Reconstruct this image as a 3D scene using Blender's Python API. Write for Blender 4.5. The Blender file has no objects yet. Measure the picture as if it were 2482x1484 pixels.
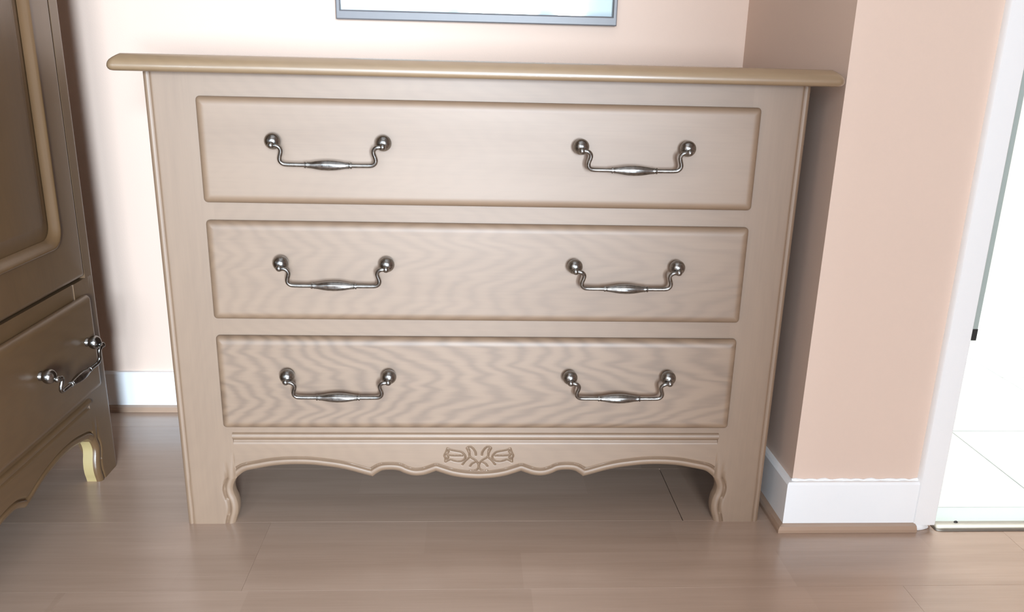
import bpy, math, random
import numpy as np
from mathutils import Matrix, Vector

# ------------------------------------------------------------------ scene, camera, light
sc = bpy.context.scene
COL = sc.collection
sc.view_settings.view_transform = 'Standard'
sc.view_settings.look = 'None'
sc.view_settings.exposure = 0.0
sc.view_settings.gamma = 1.0
sc.view_settings.use_curve_mapping = False

cam = bpy.data.cameras.new('camera')
cam.sensor_fit = 'HORIZONTAL'
cam.sensor_width = 36.0
cam.lens = 1980.44 / 2482.0 * 36.0
cam.clip_start = 0.02
cam_o = bpy.data.objects.new('camera', cam)
COL.objects.link(cam_o)
PITCH, YAW, ROLL = 0.2925, 0.0519, 0.0241
fw = Vector((math.sin(YAW) * math.cos(PITCH), math.cos(YAW) * math.cos(PITCH), -math.sin(PITCH)))
rt = Vector((math.cos(YAW), -math.sin(YAW), 0))
up = rt.cross(fw)
r2 = math.cos(ROLL) * rt + math.sin(ROLL) * up
u2 = -math.sin(ROLL) * rt + math.cos(ROLL) * up
M = Matrix((r2, u2, -fw)).transposed().to_4x4()
M.translation = Vector((-0.0151, -1.2673, 0.7812))
cam_o.matrix_world = M
sc.camera = cam_o
sc.cycles.caustics_reflective = False
sc.cycles.caustics_refractive = False

# overcast daylight outside
world = bpy.data.worlds.new('overcast_sky')
sc.world = world
world.use_nodes = True
bg = world.node_tree.nodes['Background']
bg.inputs[0].default_value = (0.86, 0.93, 1.0, 1)
bg.inputs[1].default_value = 0.25


def area(name, loc, target, sx, sy, power, color, spread=180):
    l = bpy.data.lights.new(name, 'AREA')
    l.shape = 'RECTANGLE'
    l.size, l.size_y = sx, sy
    l.energy = power
    l.color = color
    l.spread = math.radians(spread)
    o = bpy.data.objects.new(name, l)
    COL.objects.link(o)
    o.location = loc
    o.rotation_euler = (Vector(target) - Vector(loc)).to_track_quat('-Z', 'Z').to_euler()
    return o


# bright patches of sky seen through the tall window behind the camera
area('window_area_light', (0.80, -4.2, 1.0), (0.3, 0.0, 0.6), 0.40, 1.2, 350, (0.71, 0.86, 1.0))
area('window_area_light', (0.17, -4.2, 1.0), (0.1, 0.0, 0.6), 0.55, 1.2, 104, (0.84, 0.92, 1.0))
# broad soft lamp added at the left for a pale sheen on the chest
area('window_area_light', (-0.68, -2.62, 1.25), (-0.3, 0.0, 0.6), 1.0, 1.5, 25, (0.72, 0.86, 1.0))
# daylight in the tiled hall beyond the doorway
area('hall_daylight', (1.6, 0.85, 2.45), (1.5, 0.95, 0.0), 1.4, 0.5, 29, (0.96, 1.0, 0.99), 110)

# ------------------------------------------------------------------ dimensions (metres)
WALL_Y = 0.486          # back wall face
PX = 0.5456             # left face of the pier
PY = -0.0163            # front face of the pier
BB_H = 0.0924           # top of the white baseboards
DOOR_X0, DOOR_X1 = 0.8084, 1.62
TOP_Z = 0.778

# ------------------------------------------------------------------ helpers


def mesh(name, verts, faces, mat, parent=None, smooth=None, loc=None):
    me = bpy.data.meshes.new(name)
    me.from_pydata([tuple(map(float, v)) for v in verts], [], [tuple(map(int, f)) for f in faces])
    me.update()
    import bmesh
    bm = bmesh.new()
    bm.from_mesh(me)
    bmesh.ops.recalc_face_normals(bm, faces=bm.faces)
    bm.to_mesh(me)
    bm.free()
    if mat:
        me.materials.append(mat)
    if smooth is not None:
        me.shade_smooth()
        me.set_sharp_from_angle(angle=math.radians(smooth))
    o = bpy.data.objects.new(name, me)
    COL.objects.link(o)
    if parent:
        o.parent = parent
    if loc:
        o.location = loc
    return o


class MB:
    def __init__(s):
        s.v, s.f = [], []

    def add(s, v, f):
        n = len(s.v)
        s.v += list(v)
        s.f += [tuple(i + n for i in q) for q in f]

    def box(s, x0, x1, y0, y1, z0, z1):
        s.add([(x0, y0, z0), (x1, y0, z0), (x1, y1, z0), (x0, y1, z0), (x0, y0, z1), (x1, y0, z1), (x1, y1, z1), (x0, y1, z1)],
              [(0, 3, 2, 1), (4, 5, 6, 7), (0, 1, 5, 4), (1, 2, 6, 5), (2, 3, 7, 6), (3, 0, 4, 7)])

    def prism(s, prof, axis, a0, a1, m0=None, m1=None):
        """closed 2-D profile swept along an axis; m0/m1 give mitre offsets per profile point"""
        n = len(prof)
        vs = []
        for k, (a, mm) in enumerate(((a0, m0), (a1, m1))):
            for i, (p, q) in enumerate(prof):
                t = a + (mm[i] if mm else 0)
                vs.append((t, p, q) if axis == 'x' else ((p, t, q) if axis == 'y' else (p, q, t)))
        fs = [(i, (i + 1) % n, n + (i + 1) % n, n + i) for i in range(n)] + [tuple(range(n))[::-1], tuple(range(n, 2 * n))]
        s.add(vs, fs)

    def rings(s, rings, cap0=False, cap1=False, closed=True):
        n = len(rings[0])
        vs = [p for r in rings for p in r]
        fs = []
        for k in range(len(rings) - 1):
            for i in range(n if closed else n - 1):
                j = (i + 1) % n
                fs.append((k * n + i, k * n + j, (k + 1) * n + j, (k + 1) * n + i))
        if cap0:
            fs.append(tuple(range(n))[::-1])
        if cap1:
            fs.append(tuple((len(rings) - 1) * n + i for i in range(n)))
        s.add(vs, fs)

    def tube(s, path, rad, n=10, caps=True):
        path = [Vector(p) for p in path]
        rings = []
        ref = Vector((0, 1, 0))
        for i, p in enumerate(path):
            t = (path[min(i + 1, len(path) - 1)] - path[max(i - 1, 0)]).normalized()
            a = ref - t * ref.dot(t)
            if a.length < 1e-4:
                a = Vector((1, 0, 0)) - t * t.x
            a.normalize()
            b = t.cross(a)
            r = rad[i] if hasattr(rad, '__len__') else rad
            rings.append([p + (a * math.cos(2 * math.pi * k / n) + b * math.sin(2 * math.pi * k / n)) * r for k in range(n)])
        s.rings(rings, caps, caps)

    def sphere(s, c, r, n=20, m=12, sy=1.0):
        rings = []
        for i in range(1, m):
            th = math.pi * i / m
            rings.append([(c[0] + r * math.sin(th) * math.cos(2 * math.pi * k / n), c[1] - sy * r * math.cos(th),
                           c[2] + r * math.sin(th) * math.sin(2 * math.pi * k / n)) for k in range(n)])
        nv = len(s.v)
        s.rings(rings)
        a, b = len(s.v), len(s.v) + 1
        s.v += [(c[0], c[1] - sy * r, c[2]), (c[0], c[1] + sy * r, c[2])]
        L = nv + (m - 2) * n
        for k in range(n):
            s.f.append((a, nv + (k + 1) % n, nv + k))
            s.f.append((b, L + k, L + (k + 1) % n))

    def build(s, name, mat, parent=None, smooth=None, loc=None):
        return mesh(name, s.v, s.f, mat, parent, smooth, loc)


def slab(Xg, Zg, Yf, yb):
    """grid slab: front height field Yf over (Xg,Zg), flat back at yb"""
    R, Cc = Xg.shape
    F = np.stack([Xg, Yf, Zg], -1).reshape(-1, 3)
    B = np.stack([Xg, np.full_like(Xg, yb), Zg], -1).reshape(-1, 3)
    n = R * Cc
    f = []
    for r in range(R - 1):
        for k in range(Cc - 1):
            a = r * Cc + k
            f.append((a, a + 1, a + Cc + 1, a + Cc))
    edge = [k for k in range(Cc)] + [r * Cc + Cc - 1 for r in range(1, R)] + \
           [(R - 1) * Cc + k for k in range(Cc - 2, -1, -1)] + [r * Cc for r in range(R - 2, 0, -1)]
    m = len(edge)
    eb = {e: n + i for i, e in enumerate(edge)}
    for i in range(m):
        a, b = edge[i], edge[(i + 1) % m]
        f.append((a, eb[a], eb[b], b))
    verts = np.concatenate([F, B[edge]])
    # flat back as strips across the grid
    verts = np.concatenate([verts, B])
    o = n + m
    for r in range(R - 1):
        a = o + r * Cc
        f.append(tuple([a + k for k in range(Cc)] + [a + Cc + k for k in range(Cc - 1, -1, -1)]))
    return verts, f


def roundrect(x0, x1, z0, z1, r, y, n=5):
    pts = []
    for cx, cz, a0 in ((x1 - r, z1 - r, 0), (x0 + r, z1 - r, 90), (x0 + r, z0 + r, 180), (x1 - r, z0 + r, 270)):
        for k in range(n):
            a = math.radians(a0 + 90 * k / (n - 1))
            pts.append((cx + r * math.cos(a), y, cz + r * math.sin(a)))
    return pts


def empty(name, label, cat, loc=(0, 0, 0), rz=0.0, group=None):
    o = bpy.data.objects.new(name, None)
    o.empty_display_size = 0.1
    COL.objects.link(o)
    o.location = loc
    o.rotation_euler = (0, 0, rz)
    o['label'], o['category'] = label, cat
    if group:
        o['group'] = group
    return o


def struct(o, label, cat=None):
    o['kind'] = 'structure'
    o['label'] = label
    if cat:
        o['category'] = cat
    return o


# ------------------------------------------------------------------ materials
def new_mat(name):
    m = bpy.data.materials.new(name)
    m.use_nodes = True
    nt = m.node_tree
    return m, nt, nt.nodes['Principled BSDF']


class NT:
    def __init__(s, nt):
        s.nt = nt

    def n(s, t, **kw):
        x = s.nt.nodes.new(t)
        for k, v in kw.items():
            setattr(x, k, v)
        return x

    def link(s, a, b):
        s.nt.links.new(a, b)

    def val(s, x, sock):
        if isinstance(x, (int, float)):
            sock.default_value = x
        else:
            s.link(x, sock)

    def math(s, op, a, b=0.0, c=0.0):
        x = s.n('ShaderNodeMath', operation=op)
        s.val(a, x.inputs[0])
        s.val(b, x.inputs[1])
        s.val(c, x.inputs[2])
        return x.outputs[0]

    def noise(s, vec, scale, detail=3, rough=0.5, dist=0.0):
        x = s.n('ShaderNodeTexNoise')
        s.link(vec, x.inputs['Vector'])
        x.inputs['Scale'].default_value = scale
        x.inputs['Detail'].default_value = detail
        x.inputs['Roughness'].default_value = rough
        x.inputs['Distortion'].default_value = dist
        return x.outputs[0]

    def mapping(s, vec, scale=(1, 1, 1), loc=(0, 0, 0)):
        x = s.n('ShaderNodeMapping')
        s.link(vec, x.inputs[0])
        x.inputs['Location'].default_value = loc
        x.inputs['Scale'].default_value = scale
        return x.outputs[0]

    def ramp(s, fac, stops):
        x = s.n('ShaderNodeValToRGB')
        e = x.color_ramp.elements
        while len(e) < len(stops):
            e.new(0.5)
        for q, (p, col) in zip(e, stops):
            q.position = p
            q.color = (*col, 1)
        s.link(fac, x.inputs[0])
        return x.outputs[0]

    def mix(s, fac, a, b, mode='MIX'):
        x = s.n('ShaderNodeMix', data_type='RGBA', blend_type=mode)
        s.val(fac, x.inputs[0])
        for v, k in ((a, 6), (b, 7)):
            if isinstance(v, tuple):
                x.inputs[k].default_value = (*v, 1)
            else:
                s.link(v, x.inputs[k])
        return x.outputs[2]

    def bump(s, h, strength, dist=0.001):
        x = s.n('ShaderNodeBump')
        x.inputs['Strength'].default_value = strength
        x.inputs['Distance'].default_value = dist
        s.link(h, x.inputs['Height'])
        return x.outputs[0]


def wood(name, light, dark, grain='x', figure=0.15, rough=0.58, spec=1.0, coat=0.45, coat_rough=0.55, seed=0.0, z0=0.0, kz=0.35, bump=0.10, per_object=True):
    """varnished oak: cathedral figure + pores, in object space. grain: direction of the fibres"""
    m, nt, b = new_mat(name)
    q = NT(nt)
    tc = q.n('ShaderNodeTexCoord')
    vec = tc.outputs['Object']
    if per_object:
        oi = q.n('ShaderNodeObjectInfo')
        off = q.math('MULTIPLY', oi.outputs['Random'], 7.0)
        va = q.n('ShaderNodeVectorMath', operation='ADD')
        cb = q.n('ShaderNodeCombineXYZ')
        for k in range(3):
            q.link(off, cb.inputs[k])
        q.link(vec, va.inputs[0])
        q.link(cb.outputs[0], va.inputs[1])
        nvec = va.outputs[0]
    else:
        nvec = vec
    sx = {'x': (1, 6, 6), 'z': (6, 6, 1), 'y': (6, 1, 6)}[grain]
    st = q.mapping(nvec, sx, (seed, seed * 1.7, seed * 0.6))
    sep = q.n('ShaderNodeSeparateXYZ')
    q.link(vec, sep.inputs[0])
    al, ac = {'x': (0, 2), 'z': (2, 0), 'y': (1, 2)}[grain]
    x, z = sep.outputs[al], sep.outputs[ac]
    # nested V figure: g = .35x -.15x^2 + k|z-z0| + noise
    nz = q.math('MULTIPLY', q.math('SUBTRACT', q.noise(st, 2.6, 2, 0.5), 0.5), 0.085)
    nz2 = q.math('MULTIPLY', q.math('SUBTRACT', q.noise(st, 9.0, 2, 0.5), 0.5), 0.016)
    xx = q.math('SUBTRACT', q.math('MULTIPLY', x, 0.34), q.math('MULTIPLY', q.math('MULTIPLY', x, x), 0.22))
    az = q.math('MULTIPLY', q.math('SQRT', q.math('ADD', q.math('POWER', q.math('SUBTRACT', z, z0), 2.0), 0.00008)), kz)
    g = q.math('ADD', q.math('ADD', xx, az), q.math('ADD', nz, nz2))
    tri = q.math('MULTIPLY_ADD', q.math('SINE', q.math('MULTIPLY', g, 2 * math.pi / 0.0150)), 0.5, 0.5)
    tri = q.math('POWER', tri, 1.3)
    broad = q.noise(st, 1.6, 3, 0.55)
    pores_v = q.mapping(nvec, {'x': (9, 260, 260), 'z': (260, 260, 9), 'y': (260, 9, 260)}[grain])
    pores = q.noise(pores_v, 1.0, 2, 0.6)
    fac = q.math('ADD', q.math('MULTIPLY', tri, figure), q.math('MULTIPLY', q.math('SUBTRACT', broad, 0.40), 0.8))
    fac = q.math('ADD', fac, q.math('MULTIPLY', q.math('SUBTRACT', pores, 0.5), 0.35))
    cl = q.n('ShaderNodeClamp')
    q.link(fac, cl.inputs[0])
    col = q.mix(cl.outputs[0], light, dark)
    q.link(col, b.inputs['Base Color'])
    rg = q.math('ADD', q.math('MULTIPLY', q.math('SUBTRACT', broad, 0.5), 0.12), rough)
    q.link(rg, b.inputs['Roughness'])
    b.inputs['Specular IOR Level'].default_value = spec
    q.link(q.bump(pores, bump, 0.0004), b.inputs['Normal'])
    b.inputs['Coat Weight'].default_value = coat
    b.inputs['Coat Roughness'].default_value = coat_rough
    return m


OAK_L, OAK_D = (0.228, 0.143, 0.086), (0.128, 0.074, 0.042)
M_oak_x = wood('oak_along', OAK_L, OAK_D, 'x', 0.10, seed=1.3)
M_oak_z = wood('oak_upright', OAK_L, OAK_D, 'z', 0.06, seed=2.1)
M_oak_y = wood('oak_depth', OAK_L, OAK_D, 'y', 0.06, seed=4.7)
M_top = wood('oak_top', (0.26, 0.17, 0.093), (0.15, 0.09, 0.048), 'x', 0.08, rough=0.45, coat=0.9, coat_rough=0.20, seed=3.0)
M_dr1 = wood('oak_drawer_plain', OAK_L, OAK_D, 'x', 0.06, seed=5.2, z0=-0.02)
M_dr2 = wood('oak_drawer_mild', OAK_L, OAK_D, 'x', 0.26, seed=8.4, z0=0.03, kz=0.30)
M_dr3 = wood('oak_drawer_figured', OAK_L, OAK_D, 'x', 0.56, seed=0.4, z0=-0.02, kz=0.36)
WL, WD = (0.135, 0.074, 0.031), (0.078, 0.039, 0.016)
M_w_x = wood('dark_oak_along', WL, WD, 'x', 0.15, rough=0.42, coat=0.3, coat_rough=0.3, seed=2.9)
M_w_z = wood('dark_oak_upright', WL, WD, 'z', 0.12, rough=0.42, coat=0.3, coat_rough=0.3, seed=6.1)
M_w_pale = wood('pale_unstained_oak', (0.44, 0.335, 0.155), (0.36, 0.27, 0.12), 'z', 0.05, rough=0.35, seed=1.1)


def metal():
    m, nt, b = new_mat('antique_pewter')
    q = NT(nt)
    tc = q.n('ShaderNodeTexCoord')
    nz = q.noise(tc.outputs['Object'], 180, 3)
    q.link(q.ramp(nz, [(0.3, (0.20, 0.19, 0.18)), (0.7, (0.36, 0.35, 0.335))]), b.inputs['Base Color'])
    b.inputs['Metallic'].default_value = 1.0
    q.link(q.math('ADD', q.math('MULTIPLY', nz, 0.12), 0.17), b.inputs['Roughness'])
    return m


M_metal = metal()


def paint(name, col, rough=0.6, scale=35, var=0.05, bump=0.15):
    m, nt, b = new_mat(name)
    q = NT(nt)
    tc = q.n('ShaderNodeTexCoord')
    a = q.noise(tc.outputs['Object'], 3.0, 3)
    f = q.noise(tc.outputs['Object'], scale * 12, 2)
    dk = tuple(c * (1 - var) for c in col)
    q.link(q.mix(a, dk, col), b.inputs['Base Color'])
    b.inputs['Roughness'].default_value = rough
    q.link(q.bump(f, bump, 0.0006), b.inputs['Normal'])
    return m


M_wall = paint('peach_wall_paint', (0.72, 0.55, 0.452), 0.75, bump=0.25)
M_white = paint('white_gloss_paint', (0.93, 0.93, 0.93), 0.35, var=0.03)
M_ceil = paint('ceiling_white', (0.82, 0.81, 0.79), 0.8)
M_hallwall = paint('hall_white_wall', (0.86, 0.87, 0.86), 0.7)


def scuffed_white():
    m, nt, b = new_mat('scuffed_white_paint')
    q = NT(nt)
    tc = q.n('ShaderNodeTexCoord')
    a = q.noise(tc.outputs['Object'], 14, 4, 0.6)
    c = q.ramp(a, [(0.22, (0.76, 0.79, 0.80)), (0.32, (0.91, 0.92, 0.93)), (1.0, (0.94, 0.94, 0.94))])
    q.link(c, b.inputs['Base Color'])
    b.inputs['Roughness'].default_value = 0.35
    return m


M_base = scuffed_white()


def laminate():
    m, nt, b = new_mat('beech_laminate')
    q = NT(nt)
    tc = q.n('ShaderNodeTexCoord')
    oi = q.n('ShaderNodeObjectInfo')
    sep = q.n('ShaderNodeSeparateXYZ')
    q.link(tc.outputs['Object'], sep.inputs[0])
    va = q.n('ShaderNodeVectorMath', operation='ADD')
    cb = q.n('ShaderNodeCombineXYZ')
    q.link(q.math('MULTIPLY', oi.outputs['Random'], 11), cb.inputs[0])
    q.link(q.math('MULTIPLY', oi.outputs['Random'], 5), cb.inputs[1])
    q.link(tc.outputs['Object'], va.inputs[0])
    q.link(cb.outputs[0], va.inputs[1])
    s1 = q.noise(q.mapping(va.outputs[0], (2.2, 38, 10)), 1.0, 3, 0.55)
    s2 = q.noise(q.mapping(va.outputs[0], (10, 300, 10)), 1.0, 2, 0.6)
    # printed strips: two per board, with printed butt ends every 0.4 m
    row = q.math('FLOOR', q.math('DIVIDE', sep.outputs[1], 0.0965))
    colx = q.math('FLOOR', q.math('ADD', q.math('DIVIDE', sep.outputs[0], 0.43), q.math('MULTIPLY', row, 0.37)))
    wn = q.n('ShaderNodeTexWhiteNoise', noise_dimensions='3D')
    c2 = q.n('ShaderNodeCombineXYZ')
    q.link(row, c2.inputs[0])
    q.link(colx, c2.inputs[1])
    q.link(q.math('MULTIPLY', oi.outputs['Random'], 31), c2.inputs[2])
    q.link(c2.outputs[0], wn.inputs[0])
    f = q.math('ADD', q.math('MULTIPLY', s1, 0.55), q.math('MULTIPLY', s2, 0.22))
    f = q.math('ADD', f, q.math('MULTIPLY', wn.outputs[0], 0.16))
    q.link(q.ramp(f, [(0.22, (0.47, 0.335, 0.255)), (0.75, (0.34, 0.232, 0.168))]), b.inputs['Base Color'])
    q.link(q.math('ADD', q.math('MULTIPLY', s1, 0.1), 0.19), b.inputs['Roughness'])
    q.link(q.bump(s2, 0.06, 0.0003), b.inputs['Normal'])
    b.inputs['Specular IOR Level'].default_value = 1.0
    return m


M_lam = laminate()
M_shoe = wood('beech_shoe_trim', (0.40, 0.27, 0.19), (0.28, 0.17, 0.11), 'x', 0.05, rough=0.3, seed=9.0)


def tile_mat():
    m, nt, b = new_mat('white_floor_tile')
    q = NT(nt)
    tc = q.n('ShaderNodeTexCoord')
    a = q.noise(tc.outputs['Object'], 6, 4, 0.6)
    q.link(q.ramp(a, [(0.3, (0.74, 0.84, 0.83)), (0.7, (0.86, 0.90, 0.89))]), b.inputs['Base Color'])
    b.inputs['Roughness'].default_value = 0.2
    return m


M_tile = tile_mat()
M_grout = paint('grey_grout', (0.42, 0.40, 0.38), 0.9)
M_sill = paint('pale_green_marble', (0.72, 0.86, 0.85), 0.25, var=0.08)


def plain(name, col, rough, metallic=0.0):
    m, nt, b = new_mat(name)
    q = NT(nt)
    tc = q.n('ShaderNodeTexCoord')
    a = q.noise(tc.outputs['Object'], 60, 2)
    q.link(q.mix(a, tuple(c * 0.9 for c in col), col), b.inputs['Base Color'])
    b.inputs['Roughness'].default_value = rough
    b.inputs['Metallic'].default_value = metallic
    return m


M_bar = plain('satin_nickel_bar', (0.40, 0.385, 0.345), 0.45, 1.0)
M_screw = plain('dark_screw', (0.03, 0.03, 0.03), 0.5)
M_seal = plain('grey_green_seal', (0.45, 0.52, 0.49), 0.6)
M_frame = plain('grey_lilac_frame', (0.19, 0.185, 0.195), 0.4)
M_gap = plain('dark_inside', (0.05, 0.035, 0.025), 0.8)


def art_mat():
    m, nt, b = new_mat('pale_print')
    q = NT(nt)
    tc = q.n('ShaderNodeTexCoord')
    sep = q.n('ShaderNodeSeparateXYZ')
    q.link(tc.outputs['Object'], sep.inputs[0])
    a = q.noise(q.mapping(tc.outputs['Object'], (9, 1, 3)), 1.0, 3, 0.5)
    col = q.ramp(a, [(0.35, (0.70, 0.86, 0.84)), (0.55, (0.82, 0.89, 0.90)), (0.75, (0.89, 0.90, 0.90))])
    # blue-grey tint along the foot of the sheet, fading upwards
    foot = q.math('SUBTRACT', 1.0, q.math('MULTIPLY', sep.outputs[2], 90.0))
    cl = q.n('ShaderNodeClamp')
    q.link(foot, cl.inputs[0])
    col = q.mix(q.math('MULTIPLY', cl.outputs[0], 0.8), col, (0.45, 0.55, 0.62))
    q.link(col, b.inputs['Base Color'])
    b.inputs['Roughness'].default_value = 0.7
    return m


M_art = art_mat()


def glass_mat():
    m, nt, b = new_mat('picture_glass')
    q = NT(nt)
    tr = q.n('ShaderNodeBsdfTransparent')
    gl = q.n('ShaderNodeBsdfGlossy')
    gl.inputs['Roughness'].default_value = 0.04
    fr = q.n('ShaderNodeFresnel')
    fr.inputs['IOR'].default_value = 1.45
    mx = q.n('ShaderNodeMixShader')
    q.link(fr.outputs[0], mx.inputs[0])
    q.link(tr.outputs[0], mx.inputs[1])
    q.link(gl.outputs[0], mx.inputs[2])
    q.link(mx.outputs[0], nt.nodes['Material Output'].inputs['Surface'])
    return m


M_glass = glass_mat()

# ------------------------------------------------------------------ room shell
CEIL = 2.5
LX, RX, RY, HY = -1.33, 2.6, -2.4, 1.55
b = MB()
b.box(LX - 0.1, PX + 0.02, WALL_Y, WALL_Y + 0.1, -0.05, CEIL)
struct(b.build('wall_back', M_wall), 'peach painted back wall behind the chest of drawers', 'wall')
b = MB()
b.box(PX, DOOR_X0, PY, WALL_Y + 0.1, -0.05, CEIL)
b.box(DOOR_X1, RX, PY, PY + 0.12, -0.05, CEIL)
b.box(DOOR_X0, DOOR_X1, PY, PY + 0.12, 2.06, CEIL)
struct(b.build('wall_right', M_wall), 'peach painted pier wall between chest and white doorway', 'wall')
b = MB()
b.box(LX - 0.1, LX, RY - 0.1, WALL_Y, -0.05, CEIL)
struct(b.build('wall_left', M_wall), 'peach painted left wall behind the wardrobe', 'wall')
b = MB()
b.box(RX, RX + 0.1, RY - 0.1, HY, -0.05, CEIL)
struct(b.build('wall_far_right', M_wall), 'peach painted far right wall, outside the picture', 'wall')
# unseen rear wall; window jamb and sill placed to cut the daylight beam
WX0, WX1, WZ = -1.25, 0.57, 2.1
SILL = 0.26
b = MB()
b.box(LX, WX0, RY - 0.1, RY, -0.05, CEIL)
b.box(WX1, RX, RY - 0.1, RY, -0.05, CEIL)
b.box(WX0, WX1, RY - 0.1, RY, WZ, CEIL)
b.box(WX0, WX1, RY - 0.1, RY, -0.05, SILL)
struct(b.build('wall_rear', M_wall), 'peach painted rear wall, unseen, with a window opening shaped to trim the light', 'wall')
b = MB()
b.box(LX - 0.1, RX + 0.1, RY - 0.1, HY + 0.1, CEIL, CEIL + 0.05)
struct(b.build('ceiling', M_ceil), 'plain white ceiling above the room', 'ceiling')
# hall beyond the doorway
b = MB()
b.box(PX, RX, HY, HY + 0.1, -0.05, CEIL)
b.box(PX, PX + 0.02, WALL_Y + 0.1, HY, -0.05, CEIL)
struct(b.build('wall_hall', M_hallwall), 'bright white hall wall beyond the doorway', 'wall')

# laminate floor: base slab + one object per board
b = MB()
b.box(LX, RX, RY, WALL_Y + 0.02, -0.05, -0.008)
floor = struct(b.build('floor', M_gap), 'light beech laminate floor under the furniture', 'floor')
PW, PL = 0.1931, 1.29


def plank_mesh(L):
    bb = MB()
    e = 0.0002
    bb.rings([[(0.0001, 0.0001, -0.008), (L - 0.0001, 0.0001, -0.008), (L - 0.0001, PW - 0.0001, -0.008), (0.0001, PW - 0.0001, -0.008)],
              [(0.0001, 0.0001, -e), (L - 0.0001, 0.0001, -e), (L - 0.0001, PW - 0.0001, -e), (0.0001, PW - 0.0001, -e)],
              [(e + .0001, e + .0001, 0), (L - e - .0001, e + .0001, 0), (L - e - .0001, PW - e - .0001, 0), (e + .0001, PW - e - .0001, 0)]], True, True)
    return bb


rng = random.Random(5)
plank_cache = {}
y = 0.0046 + 2 * PW
rows = []
while y > RY - PW:
    rows.append(y)
    y -= PW
for i, y0 in enumerate(rows):
    cut = 0.3665 if i == 2 else None
    start = {0: -0.62 - PL, 1: -0.10 - PL, 2: 0.3665 - 2 * PL, 3: 0.93 - 2 * PL, 4: 0.67 - 2 * PL}.get(i, LX - rng.uniform(0.05, 1.2))
    x = start
    while x < RX:
        x0, x1 = max(x, LX), min(x + PL, RX)
        if y0 > PY - PW * 0.5 and y0 + PW > PY and x0 > PX:
            break
        if y0 > PY - PW and x1 > PX and y0 + PW > PY + 0.001 and y0 >= 0:
            x1 = PX
        if cut and abs(x1 - cut) < 0.002:
            x1 -= 0.0012    # open butt joint under the right end of the chest
        if x1 - x0 > 0.03:
            key = round(x1 - x0, 4)
            if key not in plank_cache:
                o = plank_mesh(x1 - x0).build('plank', M_lam, floor)
                plank_cache[key] = o.data
            else:
                o = bpy.data.objects.new('plank', plank_cache[key])
                COL.objects.link(o)
                o.parent = floor
            o.location = (x0, y0, 0)
        x += PL

# hall floor: grout bed + tiles
b = MB()
b.box(DOOR_X0 - 0.26, RX, 0.03, HY, -0.05, -0.003)
hfloor = struct(b.build('floor_hall', M_grout), 'white square tiled hall floor beyond the doorway', 'floor')
TS, G = 0.33, 0.0016


def tile_box(sx, sy):
    bb = MB()
    e = 0.0012
    bb.rings([[(G, G, -0.008), (sx - G, G, -0.008), (sx - G, sy - G, -0.008), (G, sy - G, -0.008)],
              [(G, G, -e), (sx - G, G, -e), (sx - G, sy - G, -e), (G, sy - G, -e)],
              [(G + e, G + e, 0), (sx - G - e, G + e, 0), (sx - G - e, sy - G - e, 0), (G + e, sy - G - e, 0)]], True, True)
    return bb


tmesh = None
for i in range(-1, 5):
    for j in range(0, 5):
        x0, y0 = 1.072 + TS * i, 0.0455 + TS * j
        x0c, x1c = max(x0, PX + 0.02), min(x0 + TS, RX)
        if i == -1 and j == 0:
            pass
        if tmesh is None:
            o = tile_box(TS, TS).build('tile', M_tile, hfloor)
            tmesh = o.data
        else:
            o = bpy.data.objects.new('tile', tmesh)
            COL.objects.link(o)
            o.parent = hfloor
        o.location = (x0, y0, 0)

# pale sill and metal threshold bar in the doorway
b = MB()
b.box(DOOR_X0, DOOR_X1, -0.006, 0.0445, -0.02, 0.0005)
struct(b.build('trim_1', M_sill), 'pale green marble sill strip across the doorway', 'sill')
bar = empty('threshold_bar', 'satin metal threshold bar screwed across the doorway floor', 'threshold', (0.8095, -0.020, 0))
b = MB()
prof = [(-0.0155, 0.0), (-0.0145, 0.0022), (-0.010, 0.0048), (-0.003, 0.0062), (0.004, 0.006), (0.011, 0.0042), (0.0145, 0.002), (0.0155, 0.0)]
rr = []
for k, sc_ in ((0.0, 0.25), (0.002, 0.6), (0.006, 0.88), (0.012, 1.0), (0.80, 1.0)):
    rr.append([(k, p * (1 if sc_ == 1.0 else (0.6 + 0.4 * sc_)), 0.0008 + z * sc_) for p, z in prof])
b.rings(rr, True, True)
b.build('bar', M_bar, bar, 50)
b = MB()
b.sphere((0.045, 0.004, 0.0062), 0.004, 10, 6, 0.6)
b.build('screw', M_screw, bar, 60)

# baseboards (white) with bevelled tops, mitred at the pier corner
T = 0.012


def bb_prof(face, sgn):
    """(depth, z) profile on a wall face; sgn = direction out of the wall"""
    return [(face, 0.014), (face + sgn * T, 0.014), (face + sgn * T, BB_H - 0.004), (face + sgn * (T - 0.003), BB_H), (face, BB_H)]


b = MB()
b.prism(bb_prof(WALL_Y, -1), 'x', LX, PX, None, [0, -T, -T, -T + .003, 0])
struct(b.build('baseboard_back', M_base), 'white baseboard along the back wall beside the wardrobe', 'baseboard')
b = MB()
p = [(x, z) for x, z in bb_prof(PX, -1)]
b.prism(p, 'y', PY, WALL_Y, [0, -T, -T, -T + .003, 0], [0, -T, -T, -T + .003, 0])
struct(b.build('baseboard_side', M_base), 'grey shaded white baseboard on the side of the pier', 'baseboard')
b = MB()
b.prism(bb_prof(PY, -1), 'x', PX, 0.7685, [0, -T, -T, -T + .003, 0], None)
struct(b.build('baseboard_right', M_base), 'bright white baseboard on the front of the pier', 'baseboard')
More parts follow.
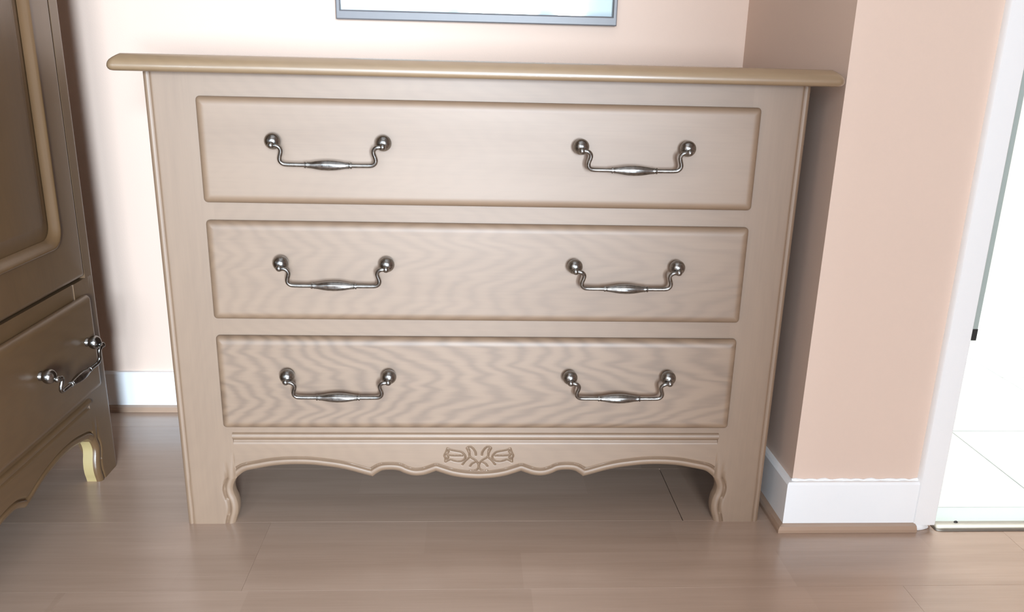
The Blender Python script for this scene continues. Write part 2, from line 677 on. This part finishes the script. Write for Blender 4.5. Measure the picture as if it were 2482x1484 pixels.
# bead of filler along the top of the pier baseboard
b = MB()
pp = [(PX - 0.002 + i * 0.0075, PY - 0.001 - 0.0008 * math.sin(i * 2.3), BB_H + 0.0008 + 0.0009 * math.sin(i * 1.7 + .6)) for i in range(31)]
b.tube(pp, [0.0022 + 0.0007 * math.sin(i * 1.1) for i in range(31)], 7)
struct(b.build('trim_2', M_base), 'rough white filler bead along the pier baseboard top', 'trim')
# wood shoe trims under the baseboards
S = 0.0225


def shoe_prof(face, sgn):
    return [(face, 0.0003), (face + sgn * S, 0.0003), (face + sgn * S, 0.006), (face + sgn * (S - 0.003), 0.0115), (face + sgn * (T - 0.002), 0.0140), (face, 0.0140)]


mit = [0, -S, -S, -S + .003, -T + .002, 0]
b = MB()
b.prism(shoe_prof(WALL_Y, -1), 'x', LX, PX, None, mit)
struct(b.build('trim_3', M_shoe, None), 'brown wooden shoe trim under the back wall baseboard', 'trim')
b = MB()
b.prism(shoe_prof(PX, -1), 'y', PY, WALL_Y, mit, mit)
struct(b.build('trim_4', M_shoe, None), 'dark shaded shoe trim along the side of the pier', 'trim')
b = MB()
b.prism(shoe_prof(PY, -1), 'x', PX, 0.7715, mit, None)
struct(b.build('trim_5', M_shoe, None), 'brown wooden shoe trim under the front pier baseboard', 'trim')

# door casing with its seal
door = empty('door_1', 'white painted door frame beside the peach pier', 'door frame', (0.7885, PY, 0))
door['kind'] = 'structure'
b = MB()
cp = [(-0.0200, 0.0), (-0.0200, -0.011), (-0.0180, -0.0135), (0.0185, -0.0135), (0.0199, -0.012), (0.0199, 0.0)]
b.prism(cp, 'z', 0.010, 2.10)
b.build('casing', M_white, door, 40)
b = MB()
b.prism([(-0.0200, z0) for z0 in ()] or [(-0.0135, 2.06), (0.0, 2.06), (0.0, 2.10), (-0.0135, 2.10)], 'x', 0.0200, DOOR_X1 - 0.7885 + 0.04)
b.build('head_casing', M_white, door)
b = MB()
b.prism([(a + DOOR_X1 - 0.7885 + 0.02, c) for a, c in cp], 'z', 0.010, 2.06)
b.build('casing', M_white, door, 40)
b = MB()   # paint blob at the foot of the casing
b.rings([[(-0.010 + r * math.cos(2 * math.pi * k / 12) * 1.25 * (1 + .15 * math.sin(3 * k)), -0.004 + r * math.sin(2 * math.pi * k / 12) * 0.75, z)
          for k in range(12)] for r, z in ((0.015, 0.0006), (0.0165, 0.004), (0.014, 0.009), (0.009, 0.012))], True, True)
b.build('paint_lump', M_white, door, 60)
b = MB()
b.box(0.0215, 0.0350, -0.002, 0.010, 0.372, 2.05)
b.build('door_seal', M_seal, door)
b = MB()
b.box(0.0212, 0.0353, -0.0025, 0.011, 0.352, 0.372)
b.build('seal_end', M_screw, door)

# ------------------------------------------------------------------ shared furniture geometry
# lower edge of apron and inner edge of the front leg (x from the middle, z), measured from centre outwards
HALF = [(0.0, 0.0842), (0.0240, 0.0858), (0.0460, 0.0897), (0.0635, 0.0955), (0.0735, 0.0991), (0.0825, 0.0955), (0.0935, 0.0917), (0.1065, 0.0901),
        (0.1175, 0.0914), (0.1290, 0.0955), (0.1375, 0.0998), (0.1505, 0.1014), (0.1645, 0.1003), (0.1740, 0.0953), (0.1820, 0.0889),
        (0.1955, 0.0926), (0.2185, 0.0998), (0.2410, 0.1052), (0.2630, 0.1086), (0.2850, 0.1112), (0.3070, 0.1120), (0.3300, 0.1114),
        (0.3530, 0.1090), (0.3745, 0.1048), (0.3870, 0.1022), (0.3980, 0.0990), (0.4075, 0.0920), (0.4140, 0.0850), (0.4185, 0.0765),
        (0.4210, 0.0670), (0.4198, 0.0570), (0.4165, 0.0470), (0.4148, 0.0375), (0.4145, 0.0282), (0.4160, 0.0175), (0.4190, 0.0080), (0.4210, 0.0)]
CUSPS = {4, 14}
JX = 0.4125       # joint between apron and stile


def catmull(P, sub, cusps):
    P = [np.array(p) for p in P]
    segs, out, st = [], [], 0
    for c in sorted(cusps) + [len(P) - 1]:
        segs.append(P[st:c + 1])
        st = c
    for sg in segs:
        for i in range(len(sg) - 1):
            p0, p1, p2, p3 = sg[max(i - 1, 0)], sg[i], sg[i + 1], sg[min(i + 2, len(sg) - 1)]
            for k in range(sub):
                t = k / sub
                out.append(0.5 * ((2 * p1) + (-p0 + p2) * t + (2 * p0 - 5 * p1 + 4 * p2 - p3) * t * t + (-p0 + 3 * p1 - 3 * p2 + p3) * t ** 3))
    out.append(P[-1])
    return np.array(out)


CURVE = catmull(HALF, 6, CUSPS)


def curve_for(shift, stretch0=0.19):
    """the same outline on a wider piece: the part beyond the inner cusp moves outwards"""
    c = CURVE.copy()
    c[:, 0] = np.where(c[:, 0] > stretch0, c[:, 0] + shift, c[:, 0] * (1 + shift / stretch0))
    return c


def dist_poly(X, Z, C):
    """distance of points to a polyline"""
    P = np.stack([X.ravel(), Z.ravel()], -1)
    best = np.full(len(P), 9.0)
    for a, b2 in zip(C[:-1], C[1:]):
        ab = b2 - a
        L = ab @ ab
        if L < 1e-14:
            continue
        t = np.clip(((P - a) @ ab) / L, 0, 1)
        d = np.linalg.norm(P - a - t[:, None] * ab, axis=1)
        best = np.minimum(best, d)
    return best.reshape(X.shape)


def edge_profile(d):
    h = np.where(d < 0.0075, -0.0045 * ((0.0075 - np.minimum(d, 0.0075)) / 0.0075) ** 2, 0.0)
    h -= 0.0052 * np.exp(-((d - 0.0132) / 0.0019) ** 2)
    return h


CARVE = [[(-0.0577, 0.1438), (-0.0603, 0.1366), (-0.0629, 0.1301), (-0.0613, 0.125), (-0.0613, 0.1192)],
         [(-0.0577, 0.1438), (-0.0518, 0.1409), (-0.0414, 0.1387), (-0.0336, 0.1366), (-0.0283, 0.1308), (-0.0276, 0.125), (-0.0322, 0.1206),
          (-0.0387, 0.1192), (-0.0466, 0.1206), (-0.0531, 0.1228), (-0.0613, 0.1185)],
         [(-0.059, 0.1366), (-0.0538, 0.1308), (-0.0322, 0.1301)], [(-0.0577, 0.1438), (-0.056, 0.138), (-0.0595, 0.134), (-0.0565, 0.128), (-0.0613, 0.1185)],
         [(-0.0205, 0.1344), (-0.0228, 0.1400), (-0.0245, 0.1445), (-0.0193, 0.147), (-0.014, 0.1431), (-0.0101, 0.1366), (-0.0094, 0.1315)],
         [(-0.0245, 0.1445), (-0.0215, 0.142), (-0.0205, 0.1344)],
         [(-0.0205, 0.1344), (-0.0191, 0.1279), (-0.0093, 0.1206), (-0.0046, 0.1133), (-0.0045, 0.1075), (-0.0091, 0.1024), (-0.0189, 0.1013)],
         [(-0.0191, 0.1279), (-0.0269, 0.1206), (-0.0321, 0.1134)], [(-0.0099, 0.1184), (-0.0158, 0.1148), (-0.019, 0.1104)]]


def smooth_line(q):
    return catmull(q, 5, set())


def make_apron(C, jx, ztop, mat, parent, carve=True, nx=460, nz=84):
    xs = C[:, 0]
    # lower boundary as a function of x (first, upper branch of the outline)
    k = int(np.argmax(xs > jx)) if np.any(xs > jx) else len(xs)
    cx, cz = np.append(xs[:k], jx), np.append(C[:k, 1], np.interp(jx, C[k - 1:k + 1, 0], C[k - 1:k + 1, 1]))
    x = np.unique(np.concatenate([np.linspace(0, jx, nx // 2), cx, np.linspace(0, 0.07, 110)]))
    x = x[np.concatenate([[True], np.diff(x) > 2e-5])]
    zl = np.interp(x, cx, cz)
    x = np.concatenate([-x[::-1], x[1:]])
    zl = np.concatenate([zl[::-1], zl[1:]])
    # rows: close to the shaped edge, then across the carved field, then level rows through the bead
    E0, Z1 = 0.021, 0.1515
    ra = [zl + e for e in np.linspace(0, E0, max(20, nz // 3))]
    rb = [zl + E0 + (Z1 - zl - E0) * t for t in np.linspace(0, 1, nz)[1:]]
    rc = [np.full_like(zl, z) for z in np.linspace(Z1, 0.176, 44)[1:]] + [np.full_like(zl, ztop)]
    Z = np.array(ra + rb + rc)
    X = np.repeat(x[None, :], len(Z), 0)
    d = dist_poly(np.abs(X), Z, C)
    h = edge_profile(d)
    # run of bead and cove under the lowest drawer
    h = h + 0.0048 * np.sqrt(np.maximum(0, 1 - ((Z - 0.1675) / 0.0058) ** 2))
    h -= 0.0030 * np.exp(-((Z - 0.1580) / 0.0030) ** 2)
    if carve:
        box = (np.abs(X) < 0.075) & (Z > 0.095) & (Z < 0.153)
        px, pz = X[box], Z[box]
        dd = np.full(px.shape, 9.0)
        for q in CARVE:
            q = [(a + 0.0042, c) for a, c in q]
            L = smooth_line(q)
            dd = np.minimum(dd, dist_poly(px, pz, L))
            dd = np.minimum(dd, dist_poly(-px, pz, L))
        h[box] -= 0.0036 * np.exp(-(dd / 0.0012) ** 2)
    v, f = slab(X, Z, -h, 0.022)
    return mesh('apron', v, f, mat, parent, 50)


def make_stile(side, C, jx, half, ztop, mat, parent, upper_inner=None, z_step=None, round_r=0.0, thick=0.022, nx=44, name='stile'):
    xs, zs = C[:, 0], C[:, 1]
    k = int(np.argmax(xs > jx))
    zj = float(np.interp(jx, C[k - 1:k + 1, 0], C[k - 1:k + 1, 1]))
    low = C[k:][::-1]
    zr = np.concatenate([low[:, 1], [zj]])
    xr = np.concatenate([low[:, 0], [jx]])
    if upper_inner is None:
        zu = np.linspace(zj, ztop, 40)[1:]
        zr = np.concatenate([zr, zu])
        xr = np.concatenate([xr, np.full(len(zu), jx)])
    else:
        z1 = np.linspace(zj, z_step, 14)[1:]
        z2 = np.linspace(z_step + 0.0004, ztop, 24)
        zr = np.concatenate([zr, z1, z2])
        xr = np.concatenate([xr, np.full(len(z1), jx), np.full(len(z2), upper_inner)])
    u = np.linspace(0, 1, nx)
    u = 0.5 - 0.5 * np.cos(np.pi * u)
    X = xr[:, None] + (half - xr[:, None]) * u[None, :]
    Z = np.repeat(zr[:, None], nx, 1)
    d = dist_poly(X, Z, C)
    h = edge_profile(d)
    do = half - X
    if round_r:
        dd = np.minimum(do, round_r)
        h += -round_r + np.sqrt(np.maximum(0, round_r ** 2 - (round_r - dd) ** 2))
    else:
        h += np.where(do < 0.006, -0.0030 * ((0.006 - np.minimum(do, 0.006)) / 0.006) ** 2, 0)
        h -= 0.0020 * np.exp(-((do - 0.0088) / 0.0014) ** 2)
    v, f = slab(X * side, Z, -h, thick)
    return mesh(name, v, f, mat, parent, 50)


def panel_front(name, hw, hh, mat, parent, loc, ring_list, r0=0.006, back=0.016, tongue=0.006):
    """drawer front: rounded, lipped and slightly raised"""
    b = MB()
    rr = [roundrect(-hw + tongue, hw - tongue, -hh + tongue, hh - tongue, 0.004, back),
          roundrect(-hw + tongue, hw - tongue, -hh + tongue, hh - tongue, 0.004, -0.0020)]
    for ins, y in ring_list:
        rr.append(roundrect(-hw + ins, hw - ins, -hh + ins, hh - ins, max(r0 - ins * 0.5, 0.0015), y))
    b.rings(rr, True, True)
    return b.build(name, mat, parent, 28, loc)


LIP = [(0, -0.0020), (0.0, -0.0045), (0.0006, -0.0066), (0.0020, -0.0092), (0.0042, -0.0115), (0.0068, -0.0130), (0.0094, -0.0138), (0.0115, -0.0142),
       (0.0140, -0.0142), (0.0300, -0.0142)]
FRONT_Y = -0.0142

# --- swan-neck bail handle: two knobs, a bail and a turned grip (origin: midway between knobs on the drawer face)
CC = 0.1625
knob_b = MB()
knob_b.rings([[(r * math.cos(2 * math.pi * k / 20), y, r * math.sin(2 * math.pi * k / 20)) for k in range(20)]
              for r, y in ((0.0075, 0.001), (0.0075, -0.002), (0.006, -0.004), (0.006, -0.008))], True, True)
knob_b.sphere((0, -0.0140, 0), 0.0122, 24, 14, 0.92)
knob_b.sphere((0.0, -0.0262, -0.0048), 0.0054, 14, 10)


def bail_mesh():
    b = MB()
    # (distance inwards from knob centre, z below it, y)
    half = [(0.0, -0.0048, -0.0262), (0.006, -0.0050, -0.0278), (0.0100, -0.0062, -0.0278), (0.0128, -0.0090, -0.0270), (0.0137, -0.0125, -0.0263),
            (0.0128, -0.0170, -0.0256), (0.0114, -0.0210, -0.0249), (0.0108, -0.0250, -0.0243), (0.0116, -0.0285, -0.0237), (0.0145, -0.0315, -0.0231),
            (0.0190, -0.0328, -0.0227), (0.0300, -0.0331, -0.0225), (0.0480, -0.0332, -0.0223)]
    H = CC / 2
    left = [(-H + d, y, z) for d, z, y in half]
    right = [(H - d, y, z) for d, z, y in half][::-1]
    pts = left + right
    # resample smoothly
    arr = np.array(pts)
    out = catmull([tuple(p) for p in arr], 3, set())
    b.tube([tuple(p) for p in out], 0.0032, 12)
    return b


def grip_mesh():
    b = MB()
    prof = [(-0.0350, 0.0030), (-0.0348, 0.0046), (-0.0328, 0.0048), (-0.0322, 0.0038), (-0.0312, 0.0038), (-0.0306, 0.0047), (-0.0290, 0.0046), (-0.0250, 0.0050),
            (-0.0180, 0.0063), (-0.0100, 0.0074), (0.0, 0.0079)]
    prof = prof + [(-a, r) for a, r in prof[:-1]][::-1]
    n = 32
    rings = []
    for a, r in prof:
        fl = 0.055 if abs(a) < 0.029 else 0.0
        rings.append([(a, -0.0222 + r * (1 - fl * (0.5 + 0.5 * math.cos(8 * 2 * math.pi * k / n))) * math.cos(2 * math.pi * k / n),
                       -0.0332 + r * (1 - fl * (0.5 + 0.5 * math.cos(8 * 2 * math.pi * k / n))) * math.sin(2 * math.pi * k / n)) for k in range(n)])
    b.rings(rings, True, True)
    return b


HANDLE = {}


def add_handle(parent, x, z, y):
    """knobs, bail and grip as pieces of the drawer (mesh data shared)"""
    for nm, dx in (('knob', -CC / 2), ('knob', CC / 2), ('bail', 0), ('grip', 0)):
        if nm not in HANDLE:
            o = {'knob': lambda: knob_b.build('knob', M_metal, parent, 60), 'bail': lambda: bail_mesh().build('bail', M_metal, parent, 60),
                 'grip': lambda: grip_mesh().build('grip', M_metal, parent, 40)}[nm]()
            HANDLE[nm] = o.data
        else:
            o = bpy.data.objects.new(nm, HANDLE[nm])
            COL.objects.link(o)
            o.parent = parent
        o.location = (x + dx, y, z)


# ------------------------------------------------------------------ chest of drawers
chest = empty('chest_of_drawers', 'light oak three-drawer chest with carved scalloped apron below the picture', 'chest of drawers')
make_stile(-1, CURVE, JX, 0.5, 0.7535, M_oak_z, chest)
make_stile(1, CURVE, JX, 0.5, 0.7535, M_oak_z, chest)
make_apron(CURVE, JX, 0.196, M_oak_x, chest)
DZ = [(0.7201, 0.5619), (0.5345, 0.3753), (0.3466, 0.1856)]
for z0, z1 in ((0.7105, 0.7535), (0.5250, 0.5715), (0.3370, 0.3850)):
    b = MB()
    b.box(-JX, JX, 0.0, 0.022, z0, z1)
    b.build('rail', M_oak_x, chest, None)
for (zt, zb), mt, (hx) in zip(DZ, (M_dr1, M_dr2, M_dr3), (0.2290, 0.2280, 0.2285)):
    zc = (zt + zb) / 2
    d = panel_front('drawer', 0.4248, (zt - zb) / 2, mt, chest, (0, 0, zc), LIP)
    for s in (-1, 1):
        add_handle(d, s * hx, {0: 0.0175, 1: 0.0180, 2: 0.0198}[DZ.index((zt, zb))], FRONT_Y)
# side panels with shaped bottom edge
ZT = 0.7535
side_prof = [(0.022, 0.0), (0.036, 0.0), (0.040, 0.02), (0.052, 0.045), (0.075, 0.075), (0.105, 0.098), (0.15, 0.108), (0.30, 0.108),
             (0.36, 0.098), (0.40, 0.075), (0.425, 0.04), (0.432, 0.0), (0.452, 0.0), (0.452, ZT), (0.022, ZT)]
for s in (-1, 1):
    b = MB()
    b.prism(side_prof, 'x', s * 0.478 - 0.0 if s > 0 else -0.498, 0.498 if s > 0 else -0.478)
    b.build('side_panel', M_oak_z, chest)
b = MB()
b.box(-0.478, 0.478, 0.440, 0.450, 0.11, ZT)
b.build('back_panel', M_gap, chest)
b = MB()
b.box(-0.478, 0.478, 0.022, 0.440, 0.186, 0.196)
b.build('bottom_panel', M_gap, chest)
# top board with rounded thumbnail edge
b = MB()
tp = [(0.0070, 0.7536), (0.0032, 0.7546), (0.0010, 0.7568), (0.0, 0.7600), (0.0003, 0.7632), (0.0014, 0.7662), (0.0034, 0.7692), (0.0070, 0.7722), (0.0120, 0.7754), (0.0165, 0.7779)]


def top_ring(ins, z):
    x1, y0, y1, r = 0.5388 - ins, -0.036 + ins, 0.470, max(0.012 - ins * 0.5, 0.004)
    pts = []
    for cx, cy, a0 in ((x1 - r, y0 + r, 270), ):
        for k in range(8):
            a = math.radians(a0 + 90 * k / 7)
            pts.append((cx + r * math.cos(a), cy + r * math.sin(a), z))
    R_ = pts
    L_ = [(-p[0], p[1], p[2]) for p in pts][::-1]
    return L_ + R_ + [(x1, y1, z), (-x1, y1, z)]


b.rings([top_ring(i, z) for i, z in tp], True, True)
b.build('top', M_top, chest, 45)

# ------------------------------------------------------------------ wardrobe (front faces +X)
XW, HWID, DEP, WHT = -0.709, 0.60, 0.575, 2.02
WY = 0.2245 - HWID
wd = empty('wardrobe', 'dark oak wardrobe with panelled doors and a base drawer at the left', 'wardrobe', (XW, WY, 0), math.radians(90))
WC = curve_for(0.103)
WJ = 0.5155
ZS = 0.388
for s in (-1, 1):
    make_stile(s, WC, WJ, HWID, 1.90, M_w_z, wd, upper_inner=0.5615, z_step=ZS, round_r=0.014, thick=0.010)
    # pale inner leg block behind the stained face
    C = WC[WC[:, 1] < 0.1035]
    C = C[C[:, 0] > 0.45]
    bb = MB()
    pr = [(s * (x + 0.0008), z) for x, z in C][::-1] + [(s * (C[0, 0] + 0.0008), 0.12), (s * (HWID - 0.016), 0.12), (s * (HWID - 0.016), 0.0)]
    bb.rings([[(p, 0.0102, z) for p, z in pr], [(p, 0.0280, z) for p, z in pr]], True, True)
    lb = bb.build('leg_block', M_w_pale, wd, 40)
    lb['label'] = 'pale unstained inner leg block'
make_apron(WC, WJ, 0.196, M_w_x, wd, carve=False, nx=240, nz=40)
b = MB()
b.box(-WJ, WJ, 0.0015, 0.022, 0.350, ZS)
b.build('rail', M_w_x, wd)
b = MB()
b.box(-0.5615, 0.5615, 0.0, 0.022, 1.862, 1.90)
b.build('top_rail', M_w_x, wd)
wdr = panel_front('drawer', 0.549, 0.0885, M_w_x, wd, (0, 0, 0.2735), LIP)
for s in (-1, 1):
    add_handle(wdr, s * 0.425, 0.012, FRONT_Y)
for s in (-1, 1):
    x0, x1 = 0.0015, 0.5595
    z0, z1 = 0.392, 1.860
    ox0, ox1, oz0, oz1 = 0.076, 0.485, 0.463, 1.79
    R0 = 0.030
    b = MB()
    n = 8
    # frame ring: outer rectangle to round-cornered opening (front, bevelled lower edge, back)
    def outer(i, y):
        pts = roundrect(x0 + i, x1 - i, z0 + i, z1 - i, 0.002, y, n)
        return [(s * p[0], p[1], p[2]) for p in pts]
    def inner(i, y):
        pts = roundrect(ox0 + i, ox1 - i, oz0 + i, oz1 - i, R0 - i * 0.4, y, n)
        return [(s * p[0], p[1], p[2]) for p in pts]
    b.rings([inner(0.018, 0.020), outer(0, 0.020), outer(0, 0.004), outer(0.002, 0.0008), outer(0.0055, -0.0015), outer(0.009, -0.002), inner(0.0, -0.002), inner(0.001, 0.0065), inner(0.016, 0.0065), inner(0.018, 0.020)])
    dr = b.build('door', M_w_z, wd, 40)
    b = MB()
    mp = [(0.0, -0.001), (0.0, -0.0050), (0.0012, -0.0082), (0.0032, -0.0094), (0.0052, -0.0084), (0.0080, -0.0055), (0.0115, -0.0018), (0.0150, 0.0016), (0.0180, 0.0034)]
    b.rings([inner(i, y) for i, y in mp])
    b.build('moulding', M_w_z, dr, 60)
    b = MB()
    b.rings([inner(0.0165, 0.0045), inner(0.0190, 0.0045), inner(0.030, 0.0012), inner(0.042, -0.0020), inner(0.0435, -0.0030)], False, True)
    b.build('panel', M_w_z, dr, 30)
# carcass
b = MB()
wp = [(0.014, 0.0), (0.05, 0.0), (0.07, 0.06), (0.12, 0.10), (0.45, 0.10), (0.51, 0.06), (0.53, 0.0), (DEP, 0.0), (DEP, 1.90), (0.014, 1.90)]
for s in (-1, 1):
    b = MB()
    b.prism(wp, 'x', *(sorted((s * 0.584, s * 0.5995))))
    b.build('side_panel', M_w_z, wd)
b = MB()
b.box(-0.584, 0.584, DEP - 0.012, DEP - 0.002, 0.1, 1.90)
b.build('back_panel', M_gap, wd)
b = MB()
b.box(-0.584, 0.584, 0.023, DEP - 0.012, 0.186, 0.196)
b.build('bottom_panel', M_gap, wd)
b = MB()
cr = [(0.0, 1.90), (-0.012, 1.915), (-0.018, 1.94), (-0.04, 1.965), (-0.052, 1.99), (-0.052, 2.02)]
b.rings([[(-HWID + y, y, z), (HWID - y, y, z), (HWID - y, DEP, z), (-HWID + y, DEP, z)] for y, z in cr], True, True)
b.build('cornice', M_w_x, wd)

# ------------------------------------------------------------------ picture above the chest
pic = empty('framed_picture', 'pale print in a thin grey frame hung above the chest', 'picture', (-0.008, WALL_Y, 0.8515))
FW, FH = 0.281, 0.42
b = MB()


def fr(ins_s, ins_b, y):
    return [(-FW + ins_s, y, ins_b), (FW - ins_s, y, ins_b), (FW - ins_s, y, FH - ins_s), (-FW + ins_s, y, FH - ins_s)]


b.rings([fr(0.009, 0.018, -0.004), fr(0.002, 0.002, -0.001), fr(0.0, 0.0, -0.003), fr(0.0, 0.0, -0.018), fr(0.002, 0.002, -0.020), fr(0.007, 0.015, -0.020), fr(0.009, 0.018, -0.016), fr(0.009, 0.018, -0.004)])
b.build('frame', M_frame, pic)
b = MB()
b.box(-FW + 0.009, FW - 0.009, -0.006, -0.003, 0, FH - 0.027)
b.build('print', M_art, pic, None, (0, 0, 0.018))
b = MB()
b.box(-FW + 0.0092, FW - 0.0092, -0.0115, -0.0095, 0.0182, FH - 0.0092)
b.build('glass', M_glass, pic)
